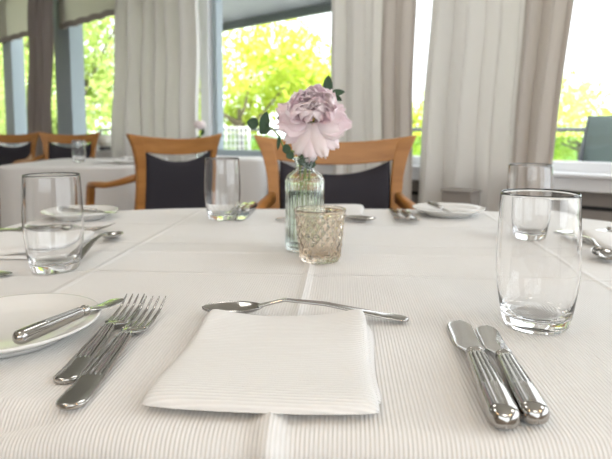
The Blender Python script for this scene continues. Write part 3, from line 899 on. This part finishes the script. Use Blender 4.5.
for k in range(5):
    a = 2*pi*k/5; rd = e1*cos(a)+e2*sin(a); c0 = FC - e3*.013 + rd*.003
    m.loft([[tuple(rel(c0 + rd*(.018*t) - e3*.002*sin(pi*t) + e3.cross(rd)*w_*sgn + e3*h)) for sgn, h in ((-1, 0), (1, 0), (1, .0008), (-1, .0008))] for t, w_ in ((0, .003), (.4, .006), (.8, .004), (1, .0006))])
m.build('sepals', M['stem'], peony)

# eucalyptus sprigs
def leaf(c, d, L, wd, face, m):
    """rounded leaf from base c along d"""
    c = Vector(c); d = Vector(d).normalized(); f = Vector(face); f = (f-d*f.dot(d)).normalized(); x = d.cross(f)
    n1, n2 = 10, 6; vs = []
    for i in range(n1+1):
        t = i/n1; h = wd*(max(0, sin(pi*(t**.85))))**.7
        for j in range(n2+1):
            u = -1+2*j/n2; vs.append(c + d*L*t + x*h*u + f*(.0018*u*u - .004*t*t*(L/.02)*.3))
    o = len(vs); vs += [v - f*.0005 for v in vs]; fs = []
    for i in range(n1):
        for j in range(n2):
            a = i*(n2+1)+j; fs.append((a, a+1, a+n2+2, a+n2+1)); fs.append((o+a, o+a+n2+1, o+a+n2+2, o+a+1))
        for j in (0, n2): a = i*(n2+1)+j; fs.append((a, a+n2+1, o+a+n2+1, o+a))
    m.add(vs, fs)
def at(x, y, Y):                       # helper: point at depth Y from picture measurements of the sprig
    return Vector(((x-306)*Y/550, Y, .925 - (y-130)*Y/550))
def sprig(label, stem_pts, leaves, root=(0, 0)):
    base = Vector(stem_pts[0]); r = empty('eucalyptus_sprig', base); tag(r, label, 'foliage sprig', 'eucalyptus sprigs in the vase')
    MB().tube([Vector(p)-base for p in stem_pts], [.0013]*(len(stem_pts)-1)+[.0006], 8).build('stem', M['stem'], r)
    for c, d, L, wd, fc, st in leaves:
        m = MB(); leaf(Vector(c)-base, d, L, wd, fc, m); m.build('leaf', M['eucalyptus'], r)
    return r
YV = PV.y
n0 = Vector((PV.x-.004, YV-.002, TOP+.03)); n1_ = Vector((PV.x-.007, YV-.003, TOP+.125)); n2_ = Vector((PV.x-.009, YV-.004, TOP+.142))
sprig('eucalyptus sprig arching out left of the peony with round leaves',
      [n0, n1_, n2_, at(284, 148, YV-.01), at(279, 136, YV-.015), at(272, 128, YV-.015), at(262, 126, YV-.015)],
      [(at(259, 125, YV-.015), (-1, 0, .25), .0175, .0085, (.1, -1, .2), 0),
       (at(262, 132, YV-.017), (.25, .1, 1), .030, .0075, (.3, -1, 0), 0),
       (at(270, 126, YV-.017), (-.75, 0, -.5), .018, .0080, (0, -1, .5), 0),
       (at(279, 136, YV-.016), (-.1, 0, -1), .020, .0028, (.3, -1, 0), 0),
       (at(279, 121, YV-.004), (.1, 0, 1), .008, .003, (0, -1, 0), 0),
       (at(291, 148, YV-.020), (-.9, 0, -.25), .013, .0075, (.2, -1, .3), 0),
       (at(287, 152, YV-.022), (.55, 0, -.6), .013, .006, (0, -1, .3), 0)])
n0 = Vector((PV.x+.006, YV+.004, TOP+.03)); n1_ = Vector((PV.x+.007, YV+.005, TOP+.125)); n2_ = Vector((PV.x+.010, YV+.006, TOP+.142))
sprig('eucalyptus sprig rising behind the peony with pointed leaves at upper right',
      [n0, n1_, n2_, at(325, 145, YV+.03), at(330, 120, YV+.035), at(328, 96, YV+.03)],
      [(at(327, 97, YV+.016), (.05, 0, 1), .031, .0075, (.1, -1, 0), 0),
       (at(331, 94, YV+.018), (1, 0, .12), .020, .0055, (0, -1, .5), 0),
       (at(331, 95, YV+.017), (.85, 0, -.5), .018, .0045, (0, -1, .2), 0),
       (at(330, 130, YV+.02), (.1, -.1, -1), .016, .004, (.2, -1, 0), 0),
       (at(312, 158, YV-.0), (-.35, -.4, -.7), .020, .009, (.3, -1, .4), 0),
       (at(301, 155, YV-.005), (.5, -.3, -.7), .022, .009, (-.2, -1, .4), 0)])

# ------------------------------------------------------------------ items on the back tables and the sill
def small_vase(x, y, z, s, lab, flab, mats, cat='vase'):
    r = MB().lathe([(0, 0), (.024, 0), (.027, .004), (.027, .07), (.018, .085), (.012, .095), (.014, .11), (.012, .11), (.010, .095), (.016, .083), (.024, .07), (.024, .008), (0, .006)], 40).build('bud_vase', M['vase_glass'])
    r.location = (x, y, z); tag(r, lab, cat, 'bud vases in the background')
    f = empty('blossom', (x, y, z+.012)); tag(f, flab, 'flower', 'blossoms in the background')
    MB().tube([(0, 0, 0), (.004, 0, .09), (0, 0, .165)], .0018, 6).build('stem', M['stem'], f)
    rr = random.Random(int(x*100))
    for k in range(14):
        a = k*2.4; op = .35+.09*k
        m = petal(.030*s, .015*s, .9, .6, .06, k)
        o = m.build('petal', mats, f, fix=False)
        o.rotation_euler = (pi/2-op, 0, a); o.location = (0, 0, .165)
    m = MB(); leaf((0, 0, .13), (.8, 0, .7), .04, .012, (0, -1, .2), m); leaf((0, 0, .12), (-.6, .2, -.2), .03, .010, (0, -1, .4), m)
    leaf((.01, 0, .15), (.35, 0, 1), .045, .010, (0, -1, .2), m)
    m.build('leaves', M['eucalyptus'], f)
small_vase(-.672, 3.50, .7503, 1.9, 'small glass vase on the small table left of the big vase', 'cream-pink blossom above the turned armchair', M['petal_white'])
ps = W(-3.95, .0, .7385)
small_vase(ps[0], ps[1], ps[2], 2.6, 'small glass vase on the far window board before the dark curtain', 'white blossom before the dark curtain at far left', M['petal_white'])
pp = W(-2.44, .03, .7385)
pot = empty('planter_bowl', pp); tag(pot, 'cream round bowl with dark foot on the window board beside the far chairs', 'bowl')
MB().lathe([(0, .035), (.05, .035), (.078, .06), (.088, .09), (.082, .125), (.068, .145), (.062, .143), (.075, .122), (.080, .09), (.07, .065), (.045, .045), (0, .045)], 48).build('bowl', M['cream_pot'], pot)
MB().lathe([(0, 0), (.055, 0), (.062, .012), (.055, .036), (0, .036)], 48).build('foot', M['dark_pot'], pot)
for x, y, lab in [(-1.02, 3.22, 'small plate on the back table beyond the glass'), (-.93, 2.86, 'small plate on the back table just left of the turned armchair')]:
    c = PL.copy(); COL.objects.link(c); c.location = (x, y, .7503); c['label'] = lab
c = NK.copy(); COL.objects.link(c); c.location = (-1.06, 2.98, .7503); c.rotation_euler = (0, 0, 0); c['label'] = 'folded napkin lying flat on the back table right of the glass'

# ------------------------------------------------------------------ lamps
def pendant(x, y, lab):
    r = empty('pendant_lamp', (x, y, CE)); tag(r, lab, 'lamp', 'pendant lamps behind the camera')
    MB().tube([(0, 0, 0), (0, 0, -.45)], .004, 8).build('cord', M['black'], r)
    MB().lathe([(.02, -.45), (.12, -.55), (.15, -.66), (.147, -.66), (.117, -.552), (.018, -.455)], 48).build('lamp_shade', M['curtain_taupe'], r)
    l = bpy.data.lights.new('bulb', 'POINT'); l.energy = 8; l.color = (1, .62, .28); l.shadow_soft_size = .05
    lo = bpy.data.objects.new('bulb', l); COL.objects.link(lo); lo.parent = r; lo.location = (0, 0, -.62)
pendant(-.9, -.5, 'warm pendant lamp behind the camera to the left')
pendant(.7, -.9, 'warm pendant lamp behind the camera to the right')
pendant(-1.9, -1.6, 'warm pendant lamp deep in the room at the left')
def fill_panel(x, y, sx, sy, e, lab, col=(1, .97, .94)):  # unseen panels added to fill the table with light from above
    r = empty('ceiling_fill_panel', (x, y, CE)); tag(r, lab, 'lamp', 'added ceiling fill panels')
    MB().box(-sx/2-.02, -sy/2-.02, -.03, sx/2+.02, sy/2+.02, -.001).build('housing', M['white_paint'], r, smooth=False)
    l = bpy.data.lights.new('fill_light', 'AREA'); l.shape = 'RECTANGLE'; l.size = sx; l.size_y = sy; l.energy = e; l.color = col
    lo = bpy.data.objects.new('fill_light', l); COL.objects.link(lo); lo.parent = r; lo.location = (0, 0, -.032)
for x, y, lab in [(1.5, .4, 'added ceiling fill panel above right of the table'), (-1.2, .6, 'added ceiling fill panel above left of the table'), (.2, -1.8, 'added ceiling fill panel behind the camera'),
                  (-3.2, 2.6, 'added ceiling fill panel over the back tables'), (-.4, 2.3, 'added ceiling fill panel above the turned armchair')]:
    fill_panel(x, y, .6, .6, 7, lab)

# ------------------------------------------------------------------ daylight
w = bpy.data.worlds.new('sky'); sc.world = w; w.use_nodes = True
bg = w.node_tree.nodes['Background']; bg.inputs[0].default_value = (.90, .955, 1.0, 1); bg.inputs[1].default_value = 3.2
sun = bpy.data.lights.new('sun', 'SUN'); sun.energy = 6.5; sun.angle = radians(2); sun.color = (1, .96, .86)
so = bpy.data.objects.new('sun', sun); COL.objects.link(so); so.rotation_euler = (radians(38), 0, radians(-20)); so.location = (0, -5, 12)

# ------------------------------------------------------------------ camera
cam = bpy.data.cameras.new('camera'); co = bpy.data.objects.new('camera', cam); COL.objects.link(co); sc.camera = co
co.location = (0, 0, .925); co.rotation_euler = (radians(85), 0, 0)
cam.sensor_width = 36; cam.lens = 550/612*36
cam.shift_y = -(229.5-(130+550*math.tan(radians(5))))/612
cam.dof.use_dof = True; cam.dof.focus_distance = .47; cam.dof.aperture_fstop = 10
cam.clip_start = .02; cam.clip_end = 200

vs2 = sc.view_settings; vs2.view_transform = 'Standard'; vs2.look = 'None'; vs2.gamma = 1; vs2.use_curve_mapping = False
vs2.exposure = 0.02
cy = sc.cycles
cy.max_bounces = 14; cy.diffuse_bounces = 6; cy.glossy_bounces = 6; cy.transmission_bounces = 14; cy.transparent_max_bounces = 16
cy.caustics_reflective = True; cy.caustics_refractive = True; cy.blur_glossy = .4
cy.sample_clamp_indirect = 6
